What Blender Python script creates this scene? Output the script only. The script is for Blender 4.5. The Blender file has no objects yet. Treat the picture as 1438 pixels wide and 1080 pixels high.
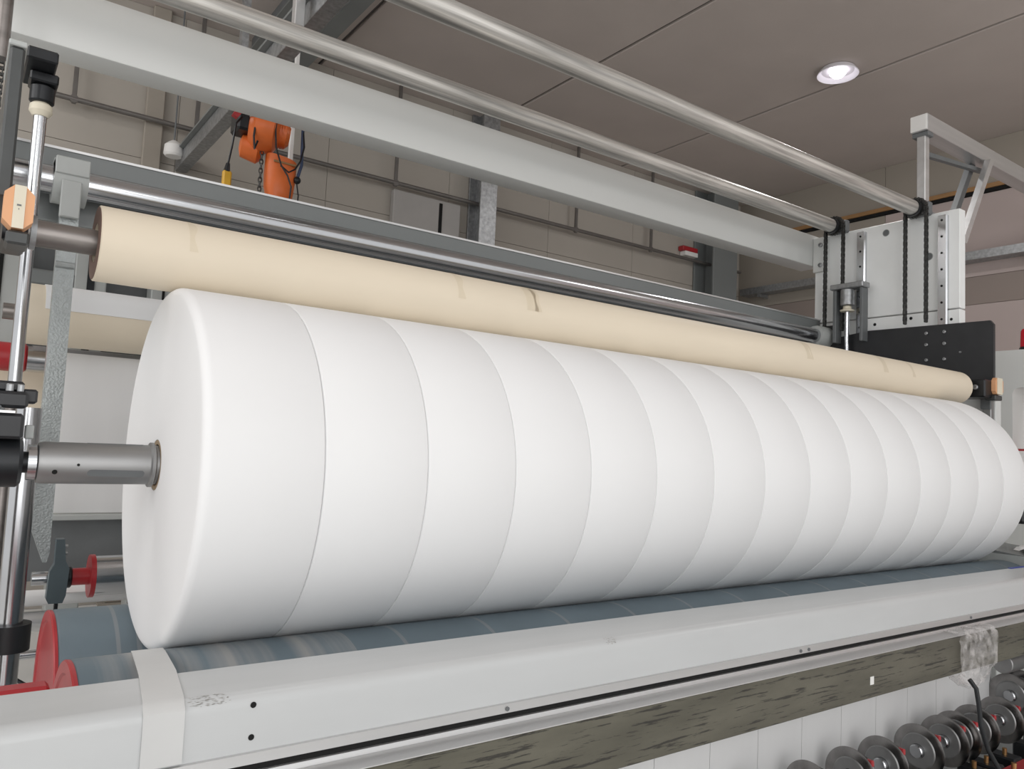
import bpy, bmesh, math, random
from mathutils import Vector, Matrix
random.seed(7)
PI = math.pi
S = bpy.context.scene
C = S.collection

# ------------------------------------------------------------------ camera
def make_camera():
    yaw, pitch, roll, fpx = 0.6215620, 0.0785143, 0.0457720, 1087.71
    f = Vector((math.sin(yaw)*math.cos(pitch), math.cos(yaw)*math.cos(pitch), math.sin(pitch)))
    r = Vector((math.cos(yaw), -math.sin(yaw), 0)); u = r.cross(f)
    r2 = math.cos(roll)*r + math.sin(roll)*u
    u2 = -math.sin(roll)*r + math.cos(roll)*u
    cd = bpy.data.cameras.new('camera'); co = bpy.data.objects.new('camera', cd); C.objects.link(co)
    m = Matrix((r2, u2, -f)).transposed().to_4x4()
    m.translation = Vector((0, -2.58216, 1.55944)); co.matrix_world = m
    cd.sensor_fit = 'HORIZONTAL'; cd.sensor_width = 36; cd.lens = fpx/1438*36
    cd.clip_start = .02; cd.clip_end = 100
    S.camera = co
make_camera()

# ------------------------------------------------------------------ world, lights, exposure
w = bpy.data.worlds.new('world'); S.world = w; w.use_nodes = True
bg = w.node_tree.nodes['Background']
bg.inputs[0].default_value = (1.0, 1.0, 1.0, 1); bg.inputs[1].default_value = 0.90
S.view_settings.view_transform = 'Standard'; S.view_settings.look = 'None'
S.view_settings.exposure = -0.05; S.view_settings.gamma = 1; S.view_settings.use_curve_mapping = False

def area(name, loc, size, power, aim=None, col=(1, .99, .98)):
    d = bpy.data.lights.new(name, 'AREA'); d.shape = 'DISK'; d.size = size; d.energy = power; d.color = col
    o = bpy.data.objects.new(name, d); C.objects.link(o); o.location = loc
    t = Vector(aim) if aim else Vector(loc)-Vector((0, 0, 1))
    o.rotation_euler = (t-Vector(loc)).to_track_quat('-Z', 'Y').to_euler()
    return o
# added unseen fill lights, in front of the machine and above it
for x, pw in ((-2.2, 60), (1.6, 26)):
    area('fill_light', (x, -8.6, 5.0), 1.2, pw, aim=(x+1, 0, 1.2))
    area('fill_light', (x+.6, -1.0, 5.3), .7, 9)
area('fill_light', (-1.4, 3.0, 5.3), .9, 42)  # added out of view to lift the back wall and rear side
area('fill_light', (8.0, -3.6, 5.2), .9, 34, aim=(9.8, 0, 2.5))  # extra unseen light, added to brighten the right wall

for y in (-2.0, 1.2):
    area('fill_light', (-4.6, y, 4.6), 2.6, 48, aim=(2.5, y, 1))  # no fixture here: added to brighten the surfaces that face left

# added soft panel of light behind the camera, lifting the rolls' undersides
d = area('front_fill', (-1.2, -9.2, 1.9), 3, 135, aim=(1.0, 0, 1.5))
d.data.shape = 'RECTANGLE'; d.data.size = 7; d.data.size_y = 3

# ------------------------------------------------------------------ materials
def mat(name, col, rough=.5, metal=0.0, var=0.06, vscale=8, stretch=(1, 1, 1), bump=0.0, bscale=60, alpha=1, spec=None, col2=None, thr=None):
    m = bpy.data.materials.new(name); m.use_nodes = True
    nt = m.node_tree; N = nt.nodes; L = nt.links
    b = N['Principled BSDF']
    b.inputs['Roughness'].default_value = rough; b.inputs['Metallic'].default_value = metal
    if spec is not None: b.inputs['Specular IOR Level'].default_value = spec
    tc = N.new('ShaderNodeTexCoord'); mp = N.new('ShaderNodeMapping'); mp.inputs['Scale'].default_value = stretch
    L.new(tc.outputs['Object'], mp.inputs[0])
    nz = N.new('ShaderNodeTexNoise'); nz.inputs['Scale'].default_value = vscale; nz.inputs['Detail'].default_value = 5
    L.new(mp.outputs[0], nz.inputs[0])
    cr = N.new('ShaderNodeValToRGB')
    c2 = col2 if col2 else tuple(c*(1-var*2) for c in col)
    c1 = col if col2 else tuple(min(1, c*(1+var)) for c in col)
    cr.color_ramp.elements[0].color = (*c2, 1); cr.color_ramp.elements[1].color = (*c1, 1)
    lo, hi = thr if thr else (.3, .7)
    cr.color_ramp.elements[0].position = lo; cr.color_ramp.elements[1].position = hi
    L.new(nz.outputs[0], cr.inputs[0]); L.new(cr.outputs[0], b.inputs['Base Color'])
    if bump:
        nb = N.new('ShaderNodeTexNoise'); nb.inputs['Scale'].default_value = bscale; nb.inputs['Detail'].default_value = 3
        L.new(mp.outputs[0], nb.inputs[0])
        bp = N.new('ShaderNodeBump'); bp.inputs['Strength'].default_value = bump; bp.inputs['Distance'].default_value = .01
        L.new(nb.outputs[0], bp.inputs['Height']); L.new(bp.outputs[0], b.inputs['Normal'])
    if alpha < 1: b.inputs['Alpha'].default_value = alpha
    return m
def emit(name, col, s):
    m = bpy.data.materials.new(name); m.use_nodes = True
    b = m.node_tree.nodes['Principled BSDF']
    b.inputs['Base Color'].default_value = (*col, 1); b.inputs['Emission Color'].default_value = (*col, 1)
    b.inputs['Emission Strength'].default_value = s
    return m
M = dict(
    web=mat('nonwoven', (.885, .888, .892), .85, var=.008, vscale=3, stretch=(.3, 1, 1), spec=.2),
    sheet=mat('nonwoven_sheet', (.80, .80, .80), .8, var=.02, vscale=6, stretch=(1, 1, .2), spec=.2),
    kraft=mat('kraft_paper', (.82, .725, .58), .55, var=.03, vscale=4, stretch=(.15, 1, 1), spec=.3),
    tape=mat('brown_tape', (.55, .44, .30), .4, var=.03),
    core=mat('cardboard_core', (.40, .30, .20), .8, var=.05),
    white=mat('white_enamel', (.74, .755, .74), .38, var=.015, vscale=2, stretch=(.3, 1, 1)),
    scuff=mat('scuffed_white_enamel', (.575, .59, .595), .25, var=.02, vscale=7, stretch=(.25, 1, 1), bump=.03, bscale=14),
    grime=mat('scuff_grime', (.34, .33, .31), .7, var=.2, vscale=60),
    grey=mat('grey_enamel', (.20, .215, .215), .34, var=.03, vscale=3, stretch=(.2, 1, 1)),
    hammer=mat('hammered_grey', (.40, .43, .43), .25, .25, var=.05, vscale=30, bump=.35, bscale=110),
    lgrey=mat('light_grey_enamel', (.46, .48, .47), .42, var=.02),
    dgrey=mat('dark_grey_panel', (.15, .16, .165), .45, var=.05),
    galv=mat('galvanised_steel', (.42, .43, .44), .42, .75, var=.14, vscale=30),
    bar=mat('scratched_steel_tube', (.70, .68, .645), .43, .7, var=.26, vscale=10, stretch=(.12, 4, 4), bump=.15, bscale=30),
    alu=mat('aluminium', (.70, .70, .70), .38, .8, var=.05, vscale=6, stretch=(.1, 2, 2)),
    chrome=mat('polished_steel', (.58, .59, .61), .2, 1, var=.05, vscale=4, stretch=(.2, 1, 1)),
    shaft=mat('satin_steel', (.33, .33, .33), .42, .75, var=.06, vscale=10, stretch=(.3, 2, 2)),
    dshaft=mat('worn_brown_steel', (.30, .275, .26), .34, .8, var=.15, vscale=9, stretch=(.4, 2, 2)),
    black=mat('black_plate', (.022, .023, .026), .42, var=.15, vscale=5),
    blackm=mat('black_steel', (.018, .02, .023), .35, .3, var=.15, vscale=12),
    chain=mat('oiled_chain', (.075, .075, .072), .4, .6, var=.2, vscale=50),
    red=mat('red_enamel', (.42, .028, .035), .35, var=.06),
    redl=mat('red_lens', (.62, .01, .03), .12, var=.03),
    orange=mat('orange_enamel', (.78, .17, .035), .38, var=.06, vscale=6),
    nylon=mat('orange_nylon', (.80, .42, .22), .5, var=.03),
    cream=mat('cream_nylon', (.78, .72, .58), .5, var=.03),
    tan=mat('orange_brown_trim', (.36, .20, .085), .6, var=.06),
    bluegrey=mat('blue_grey_casting', (.085, .115, .13), .42, var=.08),
    blue=mat('blue_plastic', (.02, .05, .35), .4),
    bluehose=mat('blue_hose', (.035, .06, .13), .45),
    ceil=mat('ceiling_board', (.56, .50, .465), .9, var=.03, vscale=1.2),
    ceilj=mat('ceiling_joint', (.15,.135,.13), .9, var=.03),
    wall=mat('wall_board', (.42, .388, .345), .85, var=.03, vscale=1.0),
    wallr=mat('wall_board_beige', (.35, .315, .27), .85, var=.02, vscale=1.0),
    pink=mat('wall_board_pinkish', (.50, .42, .40), .85, var=.02, vscale=1.0),
    brown=mat('wall_band_brown', (.30,.25,.225), .85, var=.02, vscale=1.0),  # darker brown band across the right wall
    pale=mat('pale_panel', (.40, .385, .37), .5, var=.02),
    joint=mat('wall_joint', (.32, .29, .255), .9),
    floor=mat('concrete_floor', (.80, .80, .78), .4, var=.03, vscale=2),
    paper=mat('white_paper', (.85, .84, .82), .7, var=.01),
    brass=mat('brass', (.55, .32, .14), .35, .9),
    lampw=mat('lamp_reflector', (.85, .83, .88), .4, var=.01),
    knife=mat('knife_steel', (.30, .29, .285), .22, 1, var=.12, vscale=20),
    yellow=mat('yellow_plastic', (.75, .42, .03), .4),
    pipe=mat('painted_pipe', (.17, .158, .148), .35, .3, var=.06),
    strip=mat('thin_nonwoven_strip', (.64, .645, .64), .75, var=.02, vscale=6),
    plate=mat('bright_white_enamel', (.93, .95, .945), .4, var=.01),
    dplate=mat('dark_steel_plate', (.06, .064, .064), .4, .2, var=.1),
    hole=mat('dark_hole', (.006, .006, .006), .9),
)
# dark drum rubber, with chalky wear rings where the slit edges ran
def drum_material():
    m = mat('drum_rubber', (.15, .195, .225), .42, var=.05, vscale=5)
    nt = m.node_tree; N = nt.nodes; L = nt.links; b = N['Principled BSDF']
    base = b.inputs['Base Color'].links[0].from_socket
    g = N.new('ShaderNodeNewGeometry'); s = N.new('ShaderNodeSeparateXYZ'); L.new(g.outputs['Position'], s.inputs[0])
    def math_(op, a, c=None, d=None):
        n = N.new('ShaderNodeMath'); n.operation = op
        for i, v in enumerate((a, c, d)):
            if v is None: continue
            if isinstance(v, (int, float)): n.inputs[i].default_value = v
            else: L.new(v, n.inputs[i])
        return n.outputs[0]
    x = s.outputs[0]
    k = math_('MODULO', math_('ADD', x, 3.25-.5145-.0), .325)
    ring = math_('LESS_THAN', math_('ABSOLUTE', math_('SUBTRACT', k, .02)), .007)
    cmb = N.new('ShaderNodeCombineXYZ'); L.new(x, cmb.inputs[0])
    nz = N.new('ShaderNodeTexNoise'); nz.inputs['Scale'].default_value = 13; nz.inputs['Detail'].default_value = 4; L.new(cmb.outputs[0], nz.inputs[0])
    worn = math_('MULTIPLY', math_('LESS_THAN', x, 1.02), math_('GREATER_THAN', x, .34))
    band = math_('MULTIPLY', math_('MULTIPLY', worn, math_('MULTIPLY', math_('SUBTRACT', nz.outputs[0], .42), 5)), .75)
    front = math_('LESS_THAN', s.outputs[1], 0)
    band = math_('MULTIPLY', math_('MAXIMUM', band, 0), front)
    rear = math_('MULTIPLY', math_('LESS_THAN', math_('ABSOLUTE', math_('SUBTRACT', x, .475)), .006), math_('GREATER_THAN', s.outputs[1], 0))
    ring = math_('MAXIMUM', ring, rear)
    fac = math_('MINIMUM', math_('MAXIMUM', band, math_('MULTIPLY', ring, .35)), .8)
    mx = N.new('ShaderNodeMix'); mx.data_type = 'RGBA'
    L.new(fac, mx.inputs[0]); L.new(base, mx.inputs[6]); mx.inputs[7].default_value = (.36, .35, .34, 1)
    L.new(mx.outputs[2], b.inputs['Base Color'])
    return m
M['drum'] = drum_material()
# olive worn steel with black flaked streaks
def worn_material():
    m = mat('worn_olive_steel', (.15, .143, .112), .42, .35, var=.14, vscale=6, stretch=(.5, 2, 2), bump=.1, bscale=40)
    nt = m.node_tree; N = nt.nodes; L = nt.links; b = N['Principled BSDF']
    base = b.inputs['Base Color'].links[0].from_socket
    mp = [n for n in N if n.type == 'MAPPING'][0]
    mp2 = N.new('ShaderNodeMapping'); mp2.inputs['Scale'].default_value = (1.1, 6, 19)
    L.new(mp.inputs[0].links[0].from_socket, mp2.inputs[0])
    nz = N.new('ShaderNodeTexNoise'); nz.inputs['Scale'].default_value = 4.5; nz.inputs['Detail'].default_value = 9; nz.inputs['Roughness'].default_value = .68
    L.new(mp2.outputs[0], nz.inputs[0])
    cr = N.new('ShaderNodeValToRGB'); cr.color_ramp.elements[0].position = .555; cr.color_ramp.elements[1].position = .59
    cr.color_ramp.elements[0].color = (0, 0, 0, 1); cr.color_ramp.elements[1].color = (.85, .85, .85, 1)
    L.new(nz.outputs[0], cr.inputs[0])
    mx = N.new('ShaderNodeMix'); mx.data_type = 'RGBA'
    L.new(cr.outputs[0], mx.inputs[0]); L.new(base, mx.inputs[6]); mx.inputs[7].default_value = (.035, .033, .03, 1)
    L.new(mx.outputs[2], b.inputs['Base Color'])
    return m
M['worn'] = worn_material()
def film_material():
    m = bpy.data.materials.new('clear_film'); m.use_nodes = True
    nt = m.node_tree; N = nt.nodes; L = nt.links; b = N['Principled BSDF']
    b.inputs['Base Color'].default_value = (.86, .83, .82, 1); b.inputs['Roughness'].default_value = .16
    nz = N.new('ShaderNodeTexNoise'); nz.inputs['Scale'].default_value = 22; nz.inputs['Detail'].default_value = 4
    tc = N.new('ShaderNodeTexCoord'); L.new(tc.outputs['Object'], nz.inputs[0])
    mr = N.new('ShaderNodeMapRange'); mr.inputs[1].default_value = .35; mr.inputs[2].default_value = .7; mr.inputs[3].default_value = .10; mr.inputs[4].default_value = .55
    L.new(nz.outputs[0], mr.inputs[0]); L.new(mr.outputs[0], b.inputs['Alpha'])
    return m
M['film'] = film_material()

# ------------------------------------------------------------------ mesh helpers
class MB:
    def __init__(s): s.bm = bmesh.new()
    def box(s, x0, x1, y0, y1, z0, z1, bev=0, seg=1):
        t = bmesh.new(); bmesh.ops.create_cube(t, size=1)
        for v in t.verts: v.co = Vector(((x0+x1)/2+v.co.x*(x1-x0), (y0+y1)/2+v.co.y*(y1-y0), (z0+z1)/2+v.co.z*(z1-z0)))
        if bev: bmesh.ops.bevel(t, geom=list(t.edges), offset=bev, segments=seg, affect='EDGES', profile=.5)
        return s.merge(t)
    def merge(s, t):
        me = bpy.data.meshes.new('tmp'); t.to_mesh(me); t.free(); s.bm.from_mesh(me); bpy.data.meshes.remove(me); return s
    def lathe(s, prof, origin, axis=(1, 0, 0), n=32, closed=False):
        """prof: list of (along, radius); closed=True loops the profile (hollow ring)"""
        a = Vector(axis).normalized(); h = Vector((0, 0, 1)) if abs(a.z) < .9 else Vector((0, 1, 0))
        u = a.cross(h).normalized(); v = a.cross(u); o = Vector(origin)
        rings = []
        for (d, r) in prof:
            rings.append([s.bm.verts.new(o+a*d+(u*math.cos(2*PI*k/n)+v*math.sin(2*PI*k/n))*r) for k in range(n)])
        m = len(rings)
        for i in range(m if closed else m-1):
            A, B = rings[i], rings[(i+1) % m]
            for k in range(n): s.bm.faces.new((A[k], A[(k+1) % n], B[(k+1) % n], B[k]))
        if not closed:
            s.bm.faces.new(rings[0]); s.bm.faces.new(rings[-1][::-1])
        return s
    def cyl(s, p0, p1, r, n=20, r2=None, ch=0):
        p0 = Vector(p0); p1 = Vector(p1); L = (p1-p0).length; r2 = r if r2 is None else r2
        pr = [(0, r-ch), (ch, r), (L-ch, r2), (L, r2-ch)] if ch else [(0, r), (L, r2)]
        return s.lathe(pr, p0, p1-p0, n)
    def prism(s, pts, axis, a0, a1):
        """pts 2-D outline; axis 'x': (y,z)  'y': (x,z)  'z': (x,y)"""
        def co(p, a): return {'x': (a, p[0], p[1]), 'y': (p[0], a, p[1]), 'z': (p[0], p[1], a)}[axis]
        A = [s.bm.verts.new(co(p, a0)) for p in pts]; B = [s.bm.verts.new(co(p, a1)) for p in pts]
        n = len(pts)
        s.bm.faces.new(A); s.bm.faces.new(B[::-1])
        for i in range(n): s.bm.faces.new((A[i], B[i], B[(i+1) % n], A[(i+1) % n]))
        return s
    def tube(s, pts, r, n=8):
        pts = [Vector(p) for p in pts]; rings = []; u = None
        for i, p in enumerate(pts):
            t = (pts[min(i+1, len(pts)-1)]-pts[max(i-1, 0)]).normalized()
            if u is None: u = t.cross(Vector((0, 0, 1)) if abs(t.z) < .9 else Vector((0, 1, 0))).normalized()
            u = (u-t*u.dot(t)).normalized(); v = t.cross(u)
            rings.append([s.bm.verts.new(p+(u*math.cos(2*PI*k/n)+v*math.sin(2*PI*k/n))*r) for k in range(n)])
        for A, B in zip(rings, rings[1:]):
            for k in range(n): s.bm.faces.new((A[k], A[(k+1) % n], B[(k+1) % n], B[k]))
        s.bm.faces.new(rings[0]); s.bm.faces.new(rings[-1][::-1]); return s
    def strip(s, pts, x0, x1, th, nx=1):
        """a sheet running along pts (y,z), extruded in x, with thickness th"""
        up = []; dn = []
        for i, p in enumerate(pts):
            a = Vector(pts[max(i-1, 0)]); b = Vector(pts[min(i+1, len(pts)-1)]); t = (b-a).normalized(); nrm = Vector((-t.y, t.x))
            up.append(Vector(p)+nrm*th/2); dn.append(Vector(p)-nrm*th/2)
        return s.prism([tuple(p) for p in up]+[tuple(p) for p in reversed(dn)], 'x', x0, x1)
    def build(s, name, m, parent=None, smooth=35):
        bmesh.ops.recalc_face_normals(s.bm, faces=list(s.bm.faces))
        if parent is not None:
            root = parent; off = Vector((0, 0, 0))
            while root is not None: off += root.location; root = root.parent
        else: off = Vector((0, 0, 0))
        bb = [v.co for v in s.bm.verts]
        ctr = Vector([(min(c[i] for c in bb)+max(c[i] for c in bb))/2 for i in range(3)])
        if parent is None: ctr.z = min(c.z for c in bb)
        for v in s.bm.verts: v.co -= ctr
        me = bpy.data.meshes.new(name); s.bm.to_mesh(me); s.bm.free()
        me.materials.append(M[m] if isinstance(m, str) else m)
        for p in me.polygons: p.use_smooth = True
        try: me.set_sharp_from_angle(angle=math.radians(smooth))
        except Exception: pass
        o = bpy.data.objects.new(name, me); C.objects.link(o); o.location = ctr-off
        if parent is not None: o.parent = parent
        return o
def thing(name, label, cat, loc=(0, 0, 0), group=None):
    o = bpy.data.objects.new(name, None); C.objects.link(o); o.location = loc; o.empty_display_size = .05
    return tag(o, label, cat, group)
def tag(o, label, cat, group=None):
    o['label'] = label; o['category'] = cat
    if group: o['group'] = group
    return o
def struct(o): o['kind'] = 'structure'; return o
def box(name, m, parent, *a, bev=0, seg=1): return MB().box(*a, bev=bev, seg=seg).build(name, m, parent)
def ring(mb, x0, x1, r0, r1, y, z, n=64, ch=.003):
    """annulus along X with small chamfers"""
    return mb.lathe([(x0, r0), (x0, r1-ch), (x0+ch, r1), (x1-ch, r1), (x1, r1-ch), (x1, r0)], (0, y, z), (1, 0, 0), n, closed=True)
def dup(root, loc, label=None):
    r = root.copy(); C.objects.link(r); r.location = loc
    if label: r['label'] = label
    for ch in list(root.children):
        c = ch.copy(); C.objects.link(c); c.parent = r
        for g in list(ch.children):
            d = g.copy(); C.objects.link(d); d.parent = c
    return r
ORD = ['leftmost', 'second', 'third', 'fourth', 'fifth', 'sixth', 'seventh', 'eighth', 'ninth', 'tenth', 'eleventh', 'twelfth', 'thirteenth', 'fourteenth', 'rightmost']

# ================================================================== the hall
ZC, XW, YW = 5.5, 9.83, 5.15
fl = struct(MB().box(-6, XW+.2, -9, YW+.2, -.1, 0).build('floor', 'floor'))
ce = struct(MB().box(-6, XW+.2, -4, YW+.2, ZC+.03, ZC+.15).build('ceiling', 'ceilj'))
xs = [-6, -3.9, -1.6, .62, 2.84, 5.06, 7.25, XW+.1]
for a, b in zip(xs, xs[1:]):
    box('ceiling_panel', 'ceil', ce, a+.018, b-.018, -4, YW+.1, ZC, ZC+.032, bev=.006)
wb = struct(MB().box(-6, XW+.2, YW+.03, YW+.2, 0, ZC).build('wall_back', 'joint'))
x = -6.0
while x < XW:
    x2 = min(x+1.5, XW+.1)
    for z0, z1 in ((0, 2.0), (2.0, 4.05), (4.05, ZC)):
        box('wall_panel', 'wall', wb, x+.002, x2-.002, YW, YW+.032, z0+.002, z1-.002, bev=.002)
    x += 1.5
wr = struct(MB().box(XW+.03, XW+.2, -9, YW+.03, 0, ZC).build('wall_right', 'joint'))
for z0, z1, m in ((0, 1.2, 'pink'), (1.2, 2.4, 'pink'), (2.4, 3.5, 'pink'), (3.5, 3.84, 'brown'), (3.84, 4.84, 'pink'), (4.93, ZC, 'wallr')):
    for k in range(6):
        y0 = YW-2.36*k; y1 = y0-2.36
        box('wall_panel', m if not (k == 0 and m == 'pink' and z0 > 3.8) else 'wallr', wr, XW, XW+.032, y1+.003, y0-.003, z0+.002, z1-.002, bev=.002)
t1 = MB().box(XW-.05, XW+.03, .5, 4.95, 4.885, 4.94, bev=.004).build('trim_1', 'tan'); struct(t1)
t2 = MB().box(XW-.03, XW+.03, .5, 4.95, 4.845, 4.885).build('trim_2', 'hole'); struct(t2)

# cable trays on the right wall (one run, passing behind the machine)
t = thing('cable_tray', 'galvanised cable tray running along the pinkish right wall', 'tray', (XW-.1, 1.5, 4.0))
MB().prism([(XW-.01, 4.0), (XW-.22, 4.0), (XW-.22, 4.10), (XW-.215, 4.10), (XW-.215, 4.006), (XW-.01, 4.006)], 'y', -3, 4.95).build('channel', 'galv', t)
for k in range(7): box('bracket', 'galv', t, XW-.2, XW-.002, -2.6+k*1.2, -2.55+k*1.2, 3.95, 3.998)

# columns
def column(name, label, x0, x1, y0, y1, m):
    t = thing(name, label, 'column', ((x0+x1)/2, (y0+y1)/2, 0))
    if m == 'galv' or m == 'dcol':
        mm = 'galv' if m == 'galv' else 'grey'
        box('flange', mm, t, x0, x1, y0, y0+.03, 0.02, ZC, bev=.003)
        box('flange', mm, t, x0, x1, y1-.03, y1, 0.02, ZC, bev=.003)
        box('column_web', mm, t, (x0+x1)/2-.02, (x0+x1)/2+.02, y0+.03, y1-.03, 0.02, ZC)
    else:
        box('shaft', m, t, x0, x1, y0, y1, 0.02, ZC, bev=.01)
    box('base_plate', m if m not in ('dcol',) else 'grey', t, x0-.05, x1+.05, y0-.02, y1, 0, .02)
    return t
column('steel_column', 'galvanised steel column behind the middle of the white cross beam', 4.76, 4.99, 4.86, 5.14, 'galv')
column('steel_column', 'dark grey steel column at the right end of the back wall', 8.75, 9.28, 4.75, 5.14, 'dcol')
column('pilaster', 'narrow beige column on the back wall left of the orange hoist', 1.20, 1.36, 5.075, 5.14, 'wallr')
o = thing('wall_box', 'tall pale grey cabinet on the back wall beside the steel column', 'cabinet', (4.1, 5.1, 0))
box('body', M['pale'], o, 3.75, 4.62, 5.06, 5.145, 0, 4.34, bev=.01)
box('door_gap', 'hole', o, 4.33, 4.37, 5.052, 5.0595, .1, 4.3)
o = thing('wall_sign', 'small red and white box sign on the back wall by the dark column', 'sign', (8.55, 5.1, 4.5))
box('body', 'red', o, 8.42, 8.74, 5.04, 5.145, 4.52, 4.59, bev=.01)
box('panel', 'paper', o, 8.46, 8.73, 5.03, 5.14, 4.45, 4.515, bev=.005)

# pipe rails hung from the ceiling along the back wall
def pipe_rail(label, x0, x1, hangers):
    t = thing('hanging_pipe', label, 'pipe', ((x0+x1)/2, 5.02, 4.39))
    MB().cyl((x0, 5.02, 4.39), (x1, 5.02, 4.39), .024, 14, ch=.004).build('pipe', 'pipe', t)
    for hx in hangers:
        box('hanger', 'pipe', t, hx-.018, hx+.018, 5.005, 5.035, 4.35, ZC-.002, bev=.003)
        MB().cyl((hx, 5.0, 4.39), (hx, 5.04, 4.39), .036, 12).build('clamp', 'pipe', t)
pipe_rail('grey pipe on hangers at the left of the back wall', .40, 1.66, (.62, 1.635))
pipe_rail('long grey pipe on hangers along the back wall behind the cross beam', 2.2, 9.9-.2, (3.74, 6.35, 7.73))
o = thing('wall_lamp', 'white hanging bulkhead lamp with thin rod left of hoist', 'lamp', (1.55, 4.9, 4.0))
MB().cyl((1.43, 4.9, 4.19), (1.43, 4.9, ZC-.002), .008, 8).build('rod', 'dgrey', o)
MB().lathe([(0, .07), (.02, .085), (.10, .08), (.13, .05), (.15, .02)], (1.43, 4.9, 4.05), (0, 0, 1), 20).build('shade', 'paper', o)
o = thing('wall_bracket', 'thin grey rail with two short posts low on back wall left of hoist', 'bracket', (1.6, 5.05, 3.6))
MB().cyl((1.42, 5.05, 3.93), (1.95, 5.05, 3.93), .022, 10).build('rail', 'dgrey', o)
for xx in (1.46, 1.85): MB().cyl((xx, 5.05, 0), (xx, 5.05, 3.93), .02, 10).build('post', 'lgrey', o)

# recessed ceiling lamp
t = thing('ceiling_lamp', 'round white downlight glowing in the dark ceiling', 'lamp', (6.95, 1.72, ZC))
MB().lathe([(0, .09), (-.005, .165), (-.055, .20), (-.062, .197), (-.02, .155), (-.012, .085)], (6.95, 1.72, ZC-.001), (0, 0, 1), 36, closed=True).build('reflector', 'lampw', t)
MB().lathe([(-.002, .02), (-.002, .08), (-.05, .078), (-.08, .05), (-.09, .015)], (6.95, 1.72, ZC-.001), (0, 0, 1), 24).build('bulb', emit('lamp_glow', (1, .95, 1), 5), t)

ll = area('downlight', (6.95, 1.72, ZC-.11), .16, 26)

# crane rail, its hanger post and the chain hoist
t = thing('crane_beam', 'grey steel crane rail sloping into view behind the cross beam carrying the hoist', 'beam', (1.56, 3, 4.0))
box('rail', 'galv', t, 1.50, 1.605, .9, 5.14, 4.0, 4.13, bev=.004)
box('top_flange', 'grey', t, 1.46, 1.66, .9, 5.14, 4.132, 4.15)
for yy in (1.6, 3.3): box('hanger', 'galv', t, 1.53, 1.58, yy-.04, yy+.04, 4.152, ZC-.001)
box('side_post', 'alu', t, 1.40, 1.458, 1.68, 1.74, 3.92, ZC-.001, bev=.004)
for xa, xb, lab in ((2.05, 2.23, 'dark purlin left of the ceiling seam above the cross beam'), (2.46, 2.62, 'dark purlin beside the ceiling seam above the cross beam')):
    o = thing('ceiling_purlin', lab, 'beam', ((xa+xb)/2, 2, ZC-.2))
    box('web', 'dgrey', o, xa+.06, xb-.06, -3.5, 5.1, ZC-.19, ZC-.001)
    box('flange', 'grey', o, xa, xb, -3.5, 5.1, ZC-.21, ZC-.191)
o = thing('hanger_post', 'white vertical post dropping from the ceiling just right of the hoist', 'post', (1.84, 2.9, 3.1))
box('post', 'paper', o, 1.825, 1.855, 2.885, 2.915, 3.35, ZC-.021, bev=.004)
box('ceiling_plate', 'galv', o, 1.74, 1.94, 2.80, 3.0, ZC-.02, ZC-.001)

def HP(px, py, y=2.6): return (1.322+(px-325)*.0053, y, 3.711-(py-150)*.0047+(px-325)*.001)
h = thing('chain_hoist', 'orange electric chain hoist with black control box hanging behind cross beam', 'hoist', (1.55, 2.6, 3.1))
MB().cyl((1.555, 2.6, 3.75), (1.555, 2.6, 3.995), .03, 12).build('suspension', 'blackm', h)
a = Vector(HP(352, 178)); b = Vector(HP(386, 186))
MB().lathe([(0, .05), (.01, .115), (.05, .15), (.10, .155), (.17, .135), (.20, .08)], a+Vector((-.02, .0, .0)), (.93, -.35, -.1), 24).build('gearbox', 'orange', h)
mo = MB().lathe([(0, .05), (.01, .088), (.085, .088), (.11, .06)], Vector(HP(378, 184, 2.58)), (.95, -.25, -.1), 20).build('motor', 'orange', h)
for k in range(4):
    MB().lathe([(0, .085), (0, .102), (.010, .102), (.010, .085)], Vector(HP(382+3.2*k, 184.6, 2.575)), (.95, -.25, -.1), 20, closed=True).build('cooling_fin', 'orange', mo)
MB().lathe([(0, .03), (.015, .08), (.12, .10), (.16, .06)], Vector(HP(341, 199, 2.66)), (.95, -.25, -.1), 20).build('brake_cover', 'orange', h)
box('control_box', 'blackm', h, 1.345, 1.475, 2.5, 2.68, 3.545, 3.72, bev=.015)
box('relay', 'blackm', h, 1.60, 1.70, 2.47, 2.56, 3.65, 3.73, bev=.012)
MB().prism([(1.292, 3.60), (1.325, 3.585), (1.395, 3.70), (1.385, 3.74), (1.35, 3.72)], 'y', 2.43, 2.475).build('red_clip', 'red', h)
MB().box(1.415, 1.435, 2.46, 2.495, 3.635, 3.66).build('indicator', 'paper', h)
# load chain
ch = MB(); z = 3.50; k = 0
while z > 2.72:
    pts = []
    for j in range(13):
        an = 2*PI*j/12; lx = math.cos(an)*.011; lz = math.sin(an)*.021
        pts.append((1.528+(lx if k % 2 == 0 else 0), 2.55+(0 if k % 2 == 0 else lx), z+lz))
    ch.tube(pts, .0042, 5); z -= .031; k += 1
ch.build('load_chain', 'chain', h)['kind'] = 'stuff'
MB().lathe([(0, .02), (.02, .05), (.08, .06), (.12, .04)], (1.528, 2.55, 2.62), (0, 0, 1), 16).build('hook_block', 'blackm', h)
bag = MB()
prof = [(3.425, 1.0), (3.30, 1.0), (3.20, .93), (3.14, .75), (3.115, .4)]
rings = []
for z, sc in prof:
    cx = 1.665-(3.425-z)*.03
    rings.append([bag.bm.verts.new((cx+sc*.105*(abs(math.cos(2*PI*k/20))**.7)*(1 if math.cos(2*PI*k/20) > 0 else -1), 2.56+sc*.08*math.sin(2*PI*k/20), z+.02*math.cos(2*PI*k/20)*(-1))) for k in range(20)])
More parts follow.
